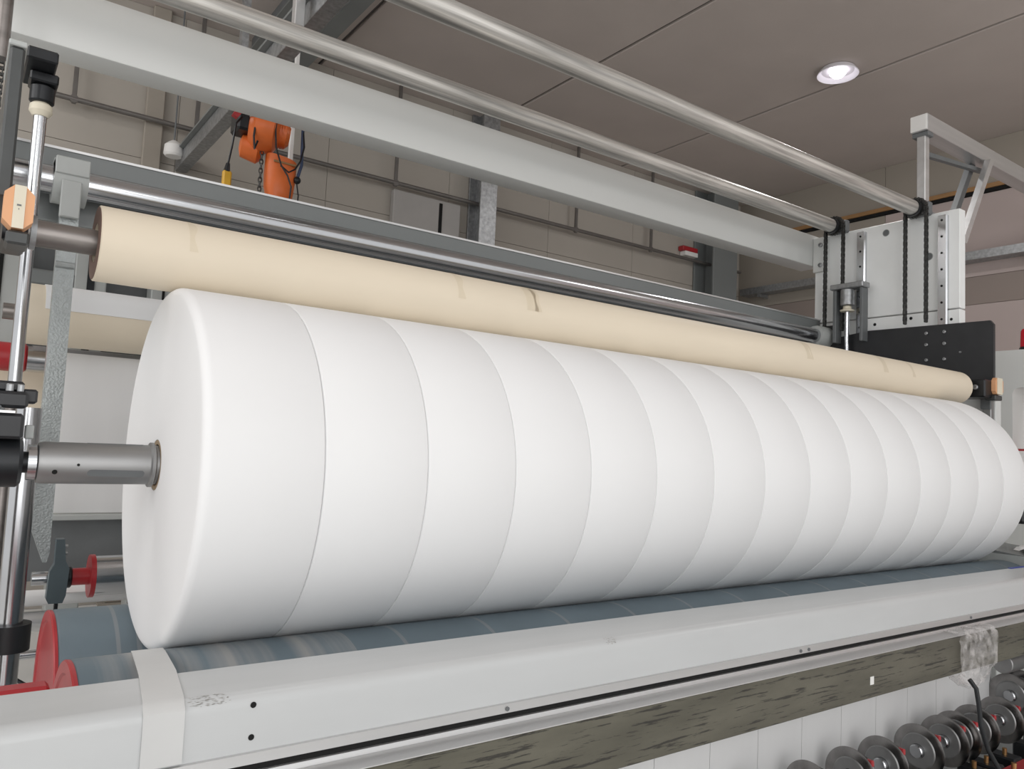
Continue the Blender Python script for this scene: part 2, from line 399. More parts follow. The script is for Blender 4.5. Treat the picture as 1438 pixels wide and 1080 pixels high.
for A, B in zip(rings, rings[1:]):
    for k in range(20): bag.bm.faces.new((A[k], A[(k+1) % 20], B[(k+1) % 20], B[k]))
bag.bm.faces.new(rings[0]); bag.bm.faces.new(rings[-1])
bg_ = bag.build('chain_container', 'orange', h)
MB().box(1.59, 1.75, 2.475, 2.485, 3.375, 3.388).build('seam', 'tan', bg_)
MB().tube([HP(374, 160, 2.44), HP(372, 190, 2.43), HP(374, 215, 2.43), HP(382, 240, 2.43), HP(391, 255, 2.43), HP(397, 270, 2.44), HP(396, 300, 2.45)], .006).build('cable', 'blackm', h)
MB().tube([HP(382, 240, 2.44), HP(392, 250, 2.43), HP(400, 245, 2.43), HP(407, 232, 2.44), HP(412, 210, 2.46), HP(411, 175, 2.5), HP(405, 150, 2.55)], .006).build('cable', 'blackm', h)
MB().tube([HP(350, 160, 2.46), HP(347, 200, 2.45), HP(349, 218, 2.45), HP(353, 205, 2.47)], .007).build('cable', 'blackm', h)
MB().tube([HP(411, 160, 2.5), HP(411, 200, 2.49), HP(412, 235, 2.49), HP(408, 255, 2.5)], .011).build('hose', 'bluehose', h)
bl = MB(); bmesh.ops.create_uvsphere(bl.bm, u_segments=14, v_segments=8, radius=.026)
for v in bl.bm.verts: v.co += Vector(HP(408, 257, 2.5))
bl.build('cable_weight', 'blackm', h)
MB().tube([HP(408, 262, 2.5), HP(411, 280, 2.5), HP(410, 310, 2.5)], .005).build('cable', 'blackm', h)
p_ = MB().tube([HP(333, 172, 2.48), HP(326, 182, 2.47), HP(323, 215, 2.47), HP(320, 240, 2.47)], .007).build('pendant_cable', 'blackm', h)
MB().cyl(HP(320, 240, 2.47), HP(319, 252, 2.47), .013, 10, .022).build('sleeve', 'blackm', p_)
MB().box(1.265, 1.32, 2.45, 2.49, 3.09, 3.235, bev=.01).build('pendant', 'yellow', h)

# ================================================================== right side frame
XP = 6.15
t = thing('machine_upright', 'tall white machine side plate at the right end carrying rails and chains', 'machine frame', (6.2, .8, 0))
box('upper_plate', 'plate', t, XP, XP+.09, .188, 1.42, 2.765, 3.54, bev=.004)
box('lower_plate', 'plate', t, XP, XP+.09, .188, 1.42, .02, 2.755, bev=.004)
box('lower_wing', 'white', t, XP, XP+.09, -.06, .186, .02, 2.20, bev=.004)
def bolt(parent, x, y, z, r=.014, m='galv', name='bolt'):
    return MB().lathe([(0, r), (-.010, r), (-.013, r*.75), (-.013, r*.5), (-.006, r*.45)], (x, y, z), (1, 0, 0), 10).build(name, m, parent)
for y, z, r in ((.77, 3.46, .03), (.42, 3.20, .032), (.86, 2.70, .014), (.56, 2.72, .014), (.25, 2.68, .012)):
    MB().lathe([(0, r), (-.002, r), (-.002, r*.86), (0, r*.86)], (XP, y, z), (1, 0, 0), 18, closed=True).build('hole_rim', 'lgrey', t)
    MB().lathe([(0, r*.86), (-.001, r*.86)], (XP, y, z), (1, 0, 0), 18).build('bolt_hole', 'dgrey' if r > .02 else 'hole', t)
for y in (.969, .302):
    rl = MB().prism([(y-.032, XP), (y+.032, XP), (y+.032, XP-.02), (y+.02, XP-.03), (y+.03, XP-.045), (y-.03, XP-.045), (y-.02, XP-.03), (y-.032, XP-.02)], 'z', 2.3, 3.5)
    for v in rl.bm.verts: v.co = Vector((v.co.y, v.co.x, v.co.z))
    rl = rl.build('linear_rail', 'chrome', t)
    for k in range(9):
        MB().lathe([(0, .009), (-.002, .009)], (XP-.045, y, 3.46-k*.13), (1, 0, 0), 10).build('rail_hole', 'hole', rl)
box('linear_rail', 'shaft', t, XP-.05, XP-.001, -.05, .01, .9, 2.2, bev=.006)
box('rail_block', 'dgrey', t, XP-.07, XP-.051, -.055, .015, 1.98, 2.1, bev=.004)

# top post with arm and brace
o = thing('arm_post', 'aluminium post on top of the right side plate with a long overhead arm', 'post', (6.2, .49, 3.54))
box('post', 'alu', o, 6.155, 6.225, .455, .525, 3.545, 4.235, bev=.006)
box('foot', 'galv', o, 6.15, 6.24, .40, .57, 3.541, 3.56)
box('joint_plate', 'dgrey', o, 6.15, 6.24, .43, .56, 4.20, 4.236, bev=.004)
ar = box('arm', 'alu', o, 6.13, 10-.2, .425, .565, 4.237, 4.375, bev=.006)
box('end_cap', 'paper', ar, 6.122, 6.131, .43, .56, 4.242, 4.37, bev=.003)
br = MB()
br.bm.free(); br = MB(); br.prism([(6.21, 4.05), (6.21, 4.235), (6.24, 4.235), (6.24, 4.09), (7.3, 4.20), (7.3, 4.17)], 'y', .47, .51)
br.build('gusset', 'dgrey', o)
for yo, mm in ((.555, 'dgrey'), (.40, 'alu')):
    MB().prism([(6.62, 3.40), (6.69, 3.40), (7.2, 4.236), (7.13, 4.236)], 'y', yo-.025, yo+.025).build('brace', mm, o)

# cross beam
t = thing('cross_beam', 'long white box beam spanning the machine below the ceiling', 'beam', (3, 1.5, 3.28))
box('beam_body', 'white', t, -1.2, XP+.08, 1.425, 1.62, 3.28, 3.565, bev=.012, seg=2)
box('end_plate', 'white', t, XP-.03, XP-.002, 1.285, 1.424, 3.22, 3.53, bev=.003)
for z in (3.28, 3.46): bolt(t, XP-.03, 1.35, z, .02)

# synchronising shafts with sprockets and drive chains
def sprocket(mb, x, y, z, r):
    pts = []
    n = 18
    for k in range(n):
        for f, rr in ((0, r*.9), (.25, r*.9), (.4, r), (.6, r), (.75, r*.9)):
            an = 2*PI*(k+f)/n; pts.append((y+rr*math.cos(an), z+rr*math.sin(an)))
    mb.prism(pts, 'x', x-.012, x+.012); return mb
def chain_strand(mb, x, y0, z0, z1):
    z = z0; k = 0
    while z > z1:
        wdt = .013 if k % 2 == 0 else .009; ln = .019
        for s in (-1, 1):
            mb.box(x+s*wdt-.002, x+s*wdt+.002, y0-.011, y0+.011, z-ln, z+ln, bev=.004)
        mb.cyl((x-.012, y0, z+.0127), (x+.012, y0, z+.0127), .008, 8)
        z -= .0254; k += 1
for (y, lab, lab2, x0) in ((.478, 'scratched steel shaft nearest the camera crossing under the ceiling', 'black roller chain hanging from the near overhead shaft on right side plate', -.6),
                       (1.178, 'scratched steel shaft just in front of the white cross beam', 'black roller chain hanging from the shaft beside the cross beam end', -.6)):
    z = 3.575
    t = thing('overhead_shaft', lab, 'shaft', (3, y, z))
    MB().cyl((x0, y, z), (6.02, y, z), .058, 32, ch=.006).build('tube', 'bar', t)
    MB().cyl((6.02, y, z), (6.149, y, z), .03, 16).build('journal', 'chain', t)
    sprocket(MB(), 6.055, y, z, .075).build('sprocket', 'chain', t)
    MB().lathe([(0, .03), (0, .066), (.03, .066), (.03, .03)], (5.99, y, z), (1, 0, 0), 24, closed=True).build('collar', 'blackm', t)
    box('pillow_block', 'dgrey', t, 6.09, 6.148, y-.09, y+.09, z-.05, z+.06, bev=.012)
    c = MB()
    for s in (-1, 1): chain_strand(c, 6.055, y+s*.082, z-.01, 2.66)
    for k in range(11):
        an = PI*k/10; yy = y+.082*math.cos(an); zz = z+.082*math.sin(an)
        c.cyl((6.055-.014, yy, zz), (6.055+.014, yy, zz), .012, 8)
    t = thing('drive_chain', lab2, 'chain', (6.055, y, 2.66))
    c.build('links', 'chain', t)['kind'] = 'stuff'
c = MB()
chain_strand(c, .035, 1.10, 3.5, 2.3)
t = thing('drive_chain', 'black roller chain at the far left edge beside the dark post', 'chain', (.035, 1.1, 2.3))
c.build('links', 'chain', t)['kind'] = 'stuff'
o = thing('edge_post', 'dark shiny vertical tube at the top left corner', 'post', (.03, .9, 2.9))
MB().cyl((.03, .80, 2.9), (.03, .80, 3.6), .025, 16).build('tube', 'dshaft', o)

# lift cylinders (right and left)
def lift_cylinder(x, label, dark):
    y = 1.03
    t = thing('lift_cylinder', label, 'cylinder', (x, y, 2.5))
    m1 = 'blackm' if dark else 'galv'
    if dark: box('top_bracket', m1, t, x-.07, x+.035, y-.165, y+.13, 2.962, 3.01, bev=.006)
    else: box('top_bracket', m1, t, x-.055, x+.06, y-.165, y+.13, 3.0, 3.045, bev=.006)
    if not dark:
        box('side_plate', 'dgrey', t, x-.03, x+.06, y+.085, y+.115, 2.55, 2.999, bev=.004)
        box('side_plate', 'dgrey', t, x-.03, x+.06, y-.15, y-.125, 2.55, 2.999, bev=.004)
        MB().cyl((x, y, 2.86), (x, y, 2.999), .055, 24, ch=.006).build('barrel', 'galv', t)
        MB().lathe([(0, .055), (.012, .06), (.02, .035), (.045, .032), (.05, .02)], (x, y, 2.81), (0, 0, 1), 20).build('wiper_seal', 'cream', t)
        MB().cyl((x, y, 2.1), (x, y, 2.81), .02, 16).build('rod', 'chrome', t)
    else:
        box('clamp_body', 'blackm', t, x-.05, x+.05, y-.06, y+.06, 2.92, 2.961, bev=.006)
        MB().cyl((x, y, 2.85), (x, y, 2.919), .045, 20, ch=.006).build('barrel', 'blackm', t)
        MB().lathe([(0, .028), (.02, .042), (.045, .04), (.055, .03)], (x, y, 2.795), (0, 0, 1), 20).build('wiper_seal', 'cream', t)
        MB().cyl((x, y, 1.72), (x, y, 2.795), .024, 20).build('rod', 'chrome', t)
lift_cylinder(6.02, 'grey lift cylinder with bright rod on the right side plate', False)
lift_cylinder(.183, 'chrome lift rod under black cylinder at the left post', True)

# carriage plates
t = thing('carriage_plate', 'black carriage plate with bolts behind the right end of the cream roller', 'plate', (6.07, .4, 2.13))
cp = MB().prism([(-.078, 2.13), (-.078, 2.60), (-.055, 2.63), (.88, 2.64), (1.2, 2.60), (1.2, 2.3), (.3, 2.13)], 'x', 6.075, 6.104)
cp.build('plate', 'black', t)
for y in (.40, .265):
    for z in (2.575, 2.485, 2.365): bolt(t, 6.075, y, z, .013, 'galv')
bolt(t, 6.075, .15, 2.41, .008)
t = thing('carriage_plate', 'dark upright carriage plate at the far left above the orange block', 'plate', (.06, .3, 2.17))
box('plate', 'dplate', t, .042, .078, -.085, .86, 2.17, 2.595, bev=.006)
box('top_cap', 'lgrey', t, .038, .082, -.09, .2, 2.596, 2.612, bev=.003)

# ================================================================== press roller in cream paper
YP, ZP, RP = .046, 2.1135, .115
t = thing('press_roller', 'long cream paper covered roller lying on top of the white rolls', 'roller', (3.1, YP, ZP))
sl = ring(MB(), .305, 5.775, .06, RP, YP, ZP, 72, .003).build('paper_sleeve', 'kraft', t)
MB().cyl((.115, YP, ZP), (6.05, YP, ZP), .039, 32, ch=.004).build('shaft', 'dshaft', t)
MB().lathe([(.32, .04), (.32, .0595), (.36, .0595), (.36, .04)], (0, YP, ZP), (1, 0, 0), 32, closed=True).build('end_bush', 'dshaft', t)
MB().lathe([(.3035, .06), (.3035, .1105), (.3049, .1105), (.3049, .06)], (0, YP, ZP), (1, 0, 0), 48, closed=True).build('core_end', mat('brown_core_end', (.20, .13, .105), .7), t)
MB().lathe([(.135, .03), (.135, .05), (.15, .05), (.15, .03)], (0, YP, ZP), (1, 0, 0), 24, closed=True).build('collar', 'galv', t)
for x0, wd in ((1.53, .028), (1.86, .055), (1.90, .03), (3.80, .035), (4.6, .05), (4.95, .03), (3.84, .015), (.55, .02)):
    p = []; n = 14
    mb = MB(); A = []; B = []
    for k in range(n+1):
        an = math.radians(75+105*k/n)  # toward the camera, over the top
        yy = YP+(RP+.0006)*math.cos(an); zz = ZP+(RP+.0006)*math.sin(an)
        A.append(mb.bm.verts.new((x0, yy, zz))); B.append(mb.bm.verts.new((x0+wd+.006*math.sin(k), yy, zz)))
    for k in range(n): mb.bm.faces.new((A[k], A[k+1], B[k+1], B[k]))
    mb.build('tape_patch', mat('kraft_tape', (.73, .635, .485), .5, var=.03), sl)
# end clamps
def clamp(x0, x1, label, right=False):
    t = thing('roller_clamp', label, 'clamp', ((x0+x1)/2, -.1, 2.08))
    y0, y1 = -.15, (-.122 if right else -.085)
    zc = 2.135; hh = .058; c = .022
    oc = [(x0+c, zc-hh), (x1-c, zc-hh), (x1, zc-hh+c), (x1, zc+hh-c), (x1-c, zc+hh), (x0+c, zc+hh), (x0, zc+hh-c), (x0, zc-hh+c)]
    MB().prism(oc, 'y', y0, y1).build('nylon_block', 'nylon', t)
    MB().box(x0+.022, x1-.021, y0-.004, y0-.0005, zc-hh, zc+hh).build('cream_insert', 'cream', t)
    if not right:
        MB().box(x0+.030, x1-.030, y0-.0055, y0-.0041, zc+.002, zc+.006).box(x0+.034, x1-.034, y0-.0055, y0-.0041, zc-.008, zc-.005).build('printed_mark', 'dgrey', t)
    box('arm', 'blackm', t, (5.835 if right else x0+.005), x1-.005, y1+.001, YP+.07, 2.05, 2.175, bev=.008)
    box('base', 'dplate', t, x0+.012, x1-.004, y0+.005, y1+.05, 2.035, 2.072, bev=.006)
    if right:
        bolt(t, 5.835, -.06, 2.12, .018)
    return t
clamp(.060, .130, 'orange and cream nylon clamp block on left end of cream roller')
clamp(5.93, 6.055, 'dark clamp with orange nylon end at right end of cream roller', True)
o = thing('clamp_rod', 'short dark horizontal rod at left edge below the orange block', 'rod', (0, -.1, 2.05))
MB().cyl((-.25, -.08, 2.065), (.049, -.08, 2.065), .018, 12).build('rod', 'dgrey', o)

# ================================================================== the white slit rolls on their shaft
R, ZA = .55, 1.45
X0, DX = .5145, .3251
roll0 = None
for k in range(15):
    xa = X0+DX*k
    if k == 0: lab = 'leftmost white nonwoven roll on the shaft with its round end face showing'
    elif k == 14: lab = 'rightmost white nonwoven roll on the shaft, under the orange clamp end'
    else: lab = ORD[k]+' white nonwoven roll from the left on the winding shaft'
    if k in (0, 1):
        t = thing('nonwoven_roll', lab, 'roll', (xa+DX/2, 0, ZA), 'white slit rolls on the winding shaft')
        mb = MB(); a, b = xa+.0008, xa+DX-.0008
        e1 = .026 if k == 0 else .005; e2 = .005
        prof = [(a, .078)]
        if k == 0: prof += [(a, .3), (a, .5)]
        prof += [(a+e1*(1-math.cos(math.radians(q))), R-e1*(1-math.sin(math.radians(q)))) for q in ((0, 15, 30, 45, 60, 75, 90) if k == 0 else (0, 45, 90))]
        prof += [ (b-e2, R), (b-e2*.3, R-e2*.3), (b, R-e2), (b, .078)]
        mb.lathe(prof, (0, 0, ZA), (1, 0, 0), 160, closed=True)
        mb.build('wound_web', 'web', t, smooth=50)
        mb = MB(); mb.lathe([(a+.001, .063), (a+.001, .077), (b-.001, .077), (b-.001, .063)], (0, 0, ZA), (1, 0, 0), 40, closed=True)
        mb.build('core', 'core', t)
        roll0 = t
    else:
        n = dup(roll0, (xa+DX/2, 0, ZA), lab)
        s = 1+random.uniform(-.0012, .0008)
        n.scale = (1, s, s)

t = thing('winding_shaft', 'silver steel winding shaft sticking out of the leftmost white roll', 'shaft', (3, 0, ZA))
sh = MB().lathe([(.20, .045), (.203, .057), (.215, .06), (5.9, .06), (5.9, .03)], (0, 0, ZA), (1, 0, 0), 48).build('body', 'shaft', t)
for an, x0, x1 in ((math.radians(205), .335, .465), (math.radians(95), .335, .465)):
    mb = MB(); n = 8; d = .011/.06
    pts = []
    for s in range(16):
        q = 2*PI*s/16; xx = (x1 if math.cos(q) > 0 else x0)+math.cos(q)*.011; aa = an+math.sin(q)*d
        pts.append(mb.bm.verts.new((xx, math.cos(aa)*.0606, ZA+math.sin(aa)*.0606)))
    mb.bm.faces.new(pts); r = bmesh.ops.extrude_face_region(mb.bm, geom=list(mb.bm.faces))
    for v in r['geom']:
        if isinstance(v, bmesh.types.BMVert): v.co = Vector((v.co.x, v.co.y*.95, ZA+(v.co.z-ZA)*.95))
    mb.build('expanding_key', 'dgrey', sh)
for an, x in ((math.radians(203), .243), (math.radians(182), .30)):
    d = Vector((0, math.cos(an), math.sin(an))); p = Vector((x, 0, ZA))+d*.0598
    MB().cyl(p, p+d*.001, .007 if x < .26 else .004, 12).build('valve_hole', 'hole', sh)
MB().lathe([(.492, .0605), (.496, .068), (.505, .068), (.509, .0605)], (0, 0, ZA), (1, 0, 0), 40, closed=True).build('collar', 'shaft', t)
MB().lathe([(.178, .03), (.178, .05), (.199, .05), (.199, .03)], (0, 0, ZA), (1, 0, 0), 32, closed=True).build('end_ring', 'chrome', t)
MB().cyl((.05, 0, ZA), (.2, 0, ZA), .03, 24).build('journal', 'blackm', t)
# chucks
t = thing('shaft_chuck', 'black bearing chuck with bolts holding the left end of the silver shaft', 'bearing', (.1, 0, 1.35))
MB().lathe([(0.0, .031), (0.0, .07), (.155, .07), (.165, .06), (.165, .031)], (0, 0, ZA), (1, 0, 0), 28, closed=True).build('housing', 'blackm', t)
box('saddle', 'black', t, -.03, .158, -.075, .075, 1.515, 1.585, bev=.008)
box('cap', 'black', t, -.03, .165, -.06, .06, 1.60, 1.645, bev=.008)
box('side_lug', 'black', t, .150, .188, -.03, .05, 1.615, 1.655, bev=.006)
box('upper_collar', 'black', t, .09, .155, -.02, .06, 1.646, 1.675, bev=.006)
for x, z, r in ((.10, 1.585, .012), (.12, 1.645, .010), (.145, 1.645, .009)):
    MB().cyl((x, -.03, z), (x, -.03, z+.022), r, 10, ch=.002).build('bolt', 'galv', t)
MB().box(.085, .135, -.078, -.05, 1.5855, 1.592).build('washer_plate', 'alu', t)
MB().tube([(-.05, -.08, 1.625), (.02, -.085, 1.612), (.07, -.083, 1.60), (.10, -.06, 1.60)], .006).build('hose', 'dgrey', t)
box('pale_tag', 'lgrey', t, .168, .19, .02, .05, 1.515, 1.555, bev=.003)
t = thing('shaft_chuck', 'black bearing chuck at the right end of the white rolls near frame edge', 'bearing', (5.9, 0, 1.3))
MB().lathe([(5.60, .031), (5.60, .12), (5.9, .12), (5.9, .031)], (0, 0, ZA), (1, 0, 0), 28, closed=True).build('housing', 'blackm', t)
box('bracket', 'black', t, 5.7, 5.95, -.42, .0, 1.20, 1.325, bev=.02)

# left lower columns
t = thing('guide_column', 'thick chrome guide column at the lower left below the chuck', 'column', (.235, .95, 0))
MB().cyl((.235, .95, .0), (.235, .95, 1.62), .045, 28).build('column', 'chrome', t)
MB().lathe([(0, .0455), (0, .075), (.10, .075), (.10, .0455)], (.235, .95, .70), (0, 0, 1), 28, closed=True).build('clamp_ring', 'black', t)
t = thing('guide_column', 'slender dark guide tube at left edge beside the chrome column', 'column', (.175, .85, 0))
MB().cyl((.168, .85, 0), (.168, .85, 1.62), .018, 18).build('column', 'dshaft', t)

# ================================================================== guide shaft with angle beam and swing arm
t = thing('angle_beam', 'long grey angle beam behind the chrome guide shaft', 'beam', (3, 1.42, 2.45))
MB().prism([(1.365, 2.783), (1.377, 2.795), (1.50, 2.795), (1.50, 2.45), (1.34, 2.45), (1.34, 2.458), (1.385, 2.458), (1.385, 2.685), (1.340, 2.685), (1.340, 2.692), (1.347, 2.70), (1.365, 2.705)], 'x', -.3, 6.149).build('profile', 'grey', t)
box('bright_edge', 'alu', t, -.3, 6.148, 1.358, 1.3645, 2.784, 2.795)  # thin bright-metal strips along the beam's front edge and ledge
box('bright_edge', 'alu', t, -.3, 6.148, 1.336, 1.3395, 2.684, 2.693)
t = thing('guide_shaft', 'polished steel guide shaft running along behind the cream roller', 'shaft', (3, 1.27, 2.615))
MB().cyl((-.1, 1.27, 2.615), (6.06, 1.27, 2.615), .062, 40).build('shaft', 'chrome', t)
MB().lathe([(5.92, .0625), (5.92, .085), (5.95, .092), (6.08, .092), (6.08, .0625)], (0, 1.27, 2.615), (1, 0, 0), 32, closed=True).build('end_collar', 'lgrey', t)
box('end_block', 'black', t, 6.081, 6.145, 1.16, 1.36, 2.50, 2.72, bev=.01)
t = thing('swing_arm', 'hammered grey swing arm hanging from the guide shaft at left', 'arm', (.335, 1.27, 1.0))
MB().lathe([(.262, .0625), (.262, .098), (.392, .098), (.392, .0625)], (0, 1.27, 2.615), (1, 0, 0), 36, closed=True).build('clamp_hub', 'lgrey', t)
box('hub_cover', 'lgrey', t, .262, .392, 1.165, 1.30, 2.625, 2.70, bev=.004)
box('front_tongue', 'lgrey', t, .29, .365, 1.16, 1.19, 2.44, 2.60, bev=.004)
MB().prism([(.296, 2.52), (.368, 2.52), (.372, 1.02), (.364, .985), (.350, .985), (.296, 1.13)], 'y', 1.20, 1.25).build('arm_plate', 'hammer', t)
MB().cyl((.297, 1.197, 2.24), (.367, 1.197, 2.24), .014, 10).build('weld_bead', 'hammer', t)

# ================================================================== rear unwinding side
t = thing('deflector_roller', 'chrome roller with red end in a blue-grey bearing behind the drums', 'roller', (3, 1.2, .92))
MB().cyl((.545, 1.2, .92), (5.9, 1.2, .92), .083, 40).build('shell', 'chrome', t)
MB().lathe([(.525, .02), (.525, .09), (.544, .09), (.544, .02)], (0, 1.2, .92), (1, 0, 0), 32, closed=True).build('red_flange', 'red', t)
MB().cyl((.46, 1.2, .92), (.525, 1.2, .92), .036, 20).build('red_neck', 'red', t)
MB().cyl((.425, 1.2, .92), (.46, 1.2, .92), .045, 20, ch=.005).build('dark_collar', 'blackm', t)
MB().cyl((.315, 1.2, .92), (5.95, 1.2, .92), .028, 20).build('journal', 'chrome', t)
t = thing('bearing_bracket', 'blue-grey cast bearing bracket on the tip of the swing arm', 'bearing', (.39, 1.2, .82))
MB().prism([(.365, .85), (.375, .83), (.425, .83), (.435, .86), (.44, .97), (.425, 1.0), (.415, 1.09), (.385, 1.09), (.385, .99), (.37, .96)], 'y', 1.11, 1.16).build('casting', 'bluegrey', t)
for z in (1.03, 1.06): MB().cyl((.415, 1.13, z), (.43, 1.13, z), .007, 8).build('bolt', 'galv', t)
MB().cyl((.405, 1.135, .80), (.405, 1.135, .831), .008, 8).build('grease_nipple', 'blackm', t)

t = thing('rear_roll', 'cream paper roller behind the white rolls with web over its top', 'roller', (3, 1.9, 2.1))
MB().cyl((.245, 1.9, 2.10), (5.9, 1.9, 2.10), .15, 48, ch=.003).build('paper_sleeve', 'kraft', t)
MB().cyl((.15, 1.9, 2.10), (6.0, 1.9, 2.10), .04, 20).build('shaft', 'dshaft', t)
wbm = [(1.9+.153*math.cos(math.radians(an)), 2.10+.153*math.sin(math.radians(an))) for an in range(174, 20, -11)]
t = tag(MB().strip(wbm+[(2.2, 2.06), (2.38, 2.03)], .315, 5.8, .003).build('rear_web', 'web'), 'white web passing over the cream roller in the background at left', 'fabric')
t = tag(MB().strip([(1.98, 1.93), (1.97, 1.5), (1.95, 1.115)], .385, 5.8, .004).build('rear_web', 'sheet'), 'white web hanging down below the cream background roller', 'fabric')
t = thing('rear_ledge', 'pale ledge bar under the hanging background web', 'ledge', (3, 1.95, 1.08))
box('ledge', 'lgrey', t, .30, 5.8, 1.88, 2.05, 1.085, 1.112, bev=.004)
box('apron', 'dgrey', t, .25, 5.8, 1.96, 2.02, .78, 1.084)
t = thing('rear_chrome_roller', 'chrome roller with a red left end behind the swing arm', 'roller', (3, 2.2, 1.9))
MB().cyl((.285, 2.2, 1.90), (5.8, 2.2, 1.90), .07, 32).build('shell', 'chrome', t)
MB().cyl((.10, 2.2, 1.90), (.285, 2.2, 1.90), .075, 28, ch=.01).build('red_end', 'red', t)
o = tag(MB().strip([(2.45, 1.93), (2.44, 1.3)], .1, 5.8, .004).build('rear_cream_web', 'kraft'), 'cream paper web hanging behind the rear chrome roller at left', 'paper')
# rear posts and panels
t = thing('rear_machine_stand', 'light grey rear machine frame with dark slots behind left end of cream roller', 'machine frame', (.5, 2.9, 0))
box('post', 'lgrey', t, -.02, .27, 2.6, 2.75, .02, 2.95, bev=.006)
box('slot', 'hole', t, .135, .155, 2.592, 2.601, 1.2, 2.9)
box('post', 'lgrey', t, .51, .68, 2.6, 2.75, .02, 2.78, bev=.006)
box('slot', 'blackm', t, .575, .615, 2.592, 2.601, 1.2, 2.74)
box('post', 'lgrey', t, .93, 1.07, 2.6, 2.75, .02, 2.72, bev=.006)
box('slot', 'hole', t, .992, 1.006, 2.592, 2.601, 1.2, 2.7)
box('rear_panel', 'dgrey', t, -.2, 4.0, 2.80, 2.84, 1.2, 2.75)
box('upper_rail', 'grey', t, .26, .51, 2.6, 2.72, 2.36, 2.45, bev=.01)
for k in range(2):
    zz = (.765, .66)[k]; rr = (.036, .045)[k]
    o = thing('idler_roller', ('white idler roller low at the left, the upper of two', 'white idler roller low at the left, the lower of two')[k], 'roller', (1.5, 1.6, zz))
    MB().cyl((.26, 1.6, zz), (5.6, 1.6, zz), rr, 24, ch=.004).build('shell', 'alu' if k else 'sheet', o)
    MB().cyl((.15, 1.6, zz), (5.75, 1.6, zz), .014, 12).build('journal', 'chrome', o)
o = tag(MB().strip([(1.75, .80), (1.45, .845), (1.30, .835)], .43, 5.6, .003).build('web_path', 'sheet'), 'strip of white web passing below the chrome deflector roller', 'fabric')
o = thing('air_pipe', 'short bright pipe low at the left with a hanging dark cable', 'pipe', (.3, 1.3, .55))
MB().cyl((.12, 1.25, .60), (.62, 1.25, .60), .018, 14).build('pipe', 'chrome', o)
MB().tube([(.25, 1.24, .585), (.29, 1.2, .52), (.36, 1.15, .48), (.5, 1.1, .46)], .008).build('cable', 'blackm', o)

# ================================================================== drums
def drum(y, z, label, x0):
    t = thing('winding_drum', label, 'drum', (3, y, z))
    MB().lathe([(x0+.012, .05), (x0+.012, .296), (x0+.02, .30), (5.60, .30), (5.60, .05)], (0, y, z), (1, 0, 0), 96).build('rubber_cover', 'drum', t)
    mb = MB(); mb.lathe([(x0+.004, .04), (x0+.004, .262), (x0-.001, .268), (x0-.001, .297), (x0+.003, .30), (x0+.0115, .299), (x0+.0115, .04)], (0, y, z), (1, 0, 0), 72, closed=True)
    mb.build('red_end_flange', 'red', t)
    MB().cyl((x0-.16, y, z), (5.8, y, z), .039, 20).build('journal', 'shaft', t)
ZD = ZA-math.sqrt(.85**2-.32**2)-.0005
drum(.32, ZD, 'rear dark rubber winding drum with red end under the white rolls', .30)
drum(-.32, ZD, 'front dark rubber winding drum with chalky wear bands under the white rolls', .285)
t = thing('drum_guard', 'red steel end guard bar at the lower left beside the drums', 'guard', (0, -.34, 0))
box('top_bar', 'red', t, -.8, .245, -.37, -.31, .86, .925, bev=.008)
box('leg', 'red', t, -.1, -.04, -.37, -.31, 0, .858, bev=.008)
box('leg', 'red', t, -.7, -.64, -.37, -.31, 0, .858, bev=.008)

# ================================================================== front beam
t = thing('front_beam', 'scuffed white front beam of the machine crossing below the rolls', 'beam', (3, -.75, .66))
pts = [(-.645, .66), (-.645, .99), (-.655, 1.0)]
for k in range(7):
    an = math.radians(90+15*k); pts.append((-.838+.030*math.cos(an), .970+.030*math.sin(an)))
pts += [(-.868, .66)]
fb = MB().prism(pts, 'x', -1.0, 5.55).build('beam_body', 'scuff', t)
up = MB().prism([(-.8685, .851), (-.874, .851), (-.874, .874), (-.8685, .876)], 'x', -1.0, 5.55).build('upper_rail', 'alu', t)
MB().box(-1.0, 5.55, -.8705, -.8685, .837, .8505).build('groove', 'hole', t)
lo = MB().prism([(-.8685, .80), (-.882, .80), (-.882, .832), (-.879, .8365), (-.8685, .8365)], 'x', -1.0, 5.55).build('lower_rail', 'alu', t)
for z in (.974, .906):
    MB().lathe([(0, .0065), (.001, .0065)], (.578, -.8692, z), (0, 1, 0), 14).build('bolt_hole', 'hole', t)
for xx in (1.256, 2.57, 2.62, 3.9):
    MB().cyl((xx, -.874, .862), (xx, -.8775, .862), .006, 10).build('screw', 'dgrey', up)
for xx in (1.327, 2.70, 2.745, 4.05):
    MB().cyl((xx, -.882, .818), (xx, -.8855, .818), .006, 10).build('screw', 'dgrey', lo)
# worn patches in the paint along the rounded edge
for x0, x1, dz in ((.445, .53, 0), (.45, .52, .001), (1.62, 1.66, .001), (4.3, 4.6, 0)):
    mb = MB()
    for k in range(44):
        xx = random.uniform(x0, x1); an = math.radians(random.uniform(95, 150)); ln = random.uniform(.0015, .006)
        r = .0304; c = Vector((xx, -.838+r*math.cos(an), .970+r*math.sin(an)+dz*0)); d = Vector((0, -math.sin(an), math.cos(an)))
        hw = random.uniform(.0003, .0010)
        vs = [mb.bm.verts.new(c+Vector((a*ln, 0, 0))+d*b*hw) for a, b in ((-1, 0), (0, -1), (1, 0), (0, 1))]
        mb.bm.faces.new(vs)
    mb.build('paint_scuff', 'grime', t)['kind'] = 'stuff'
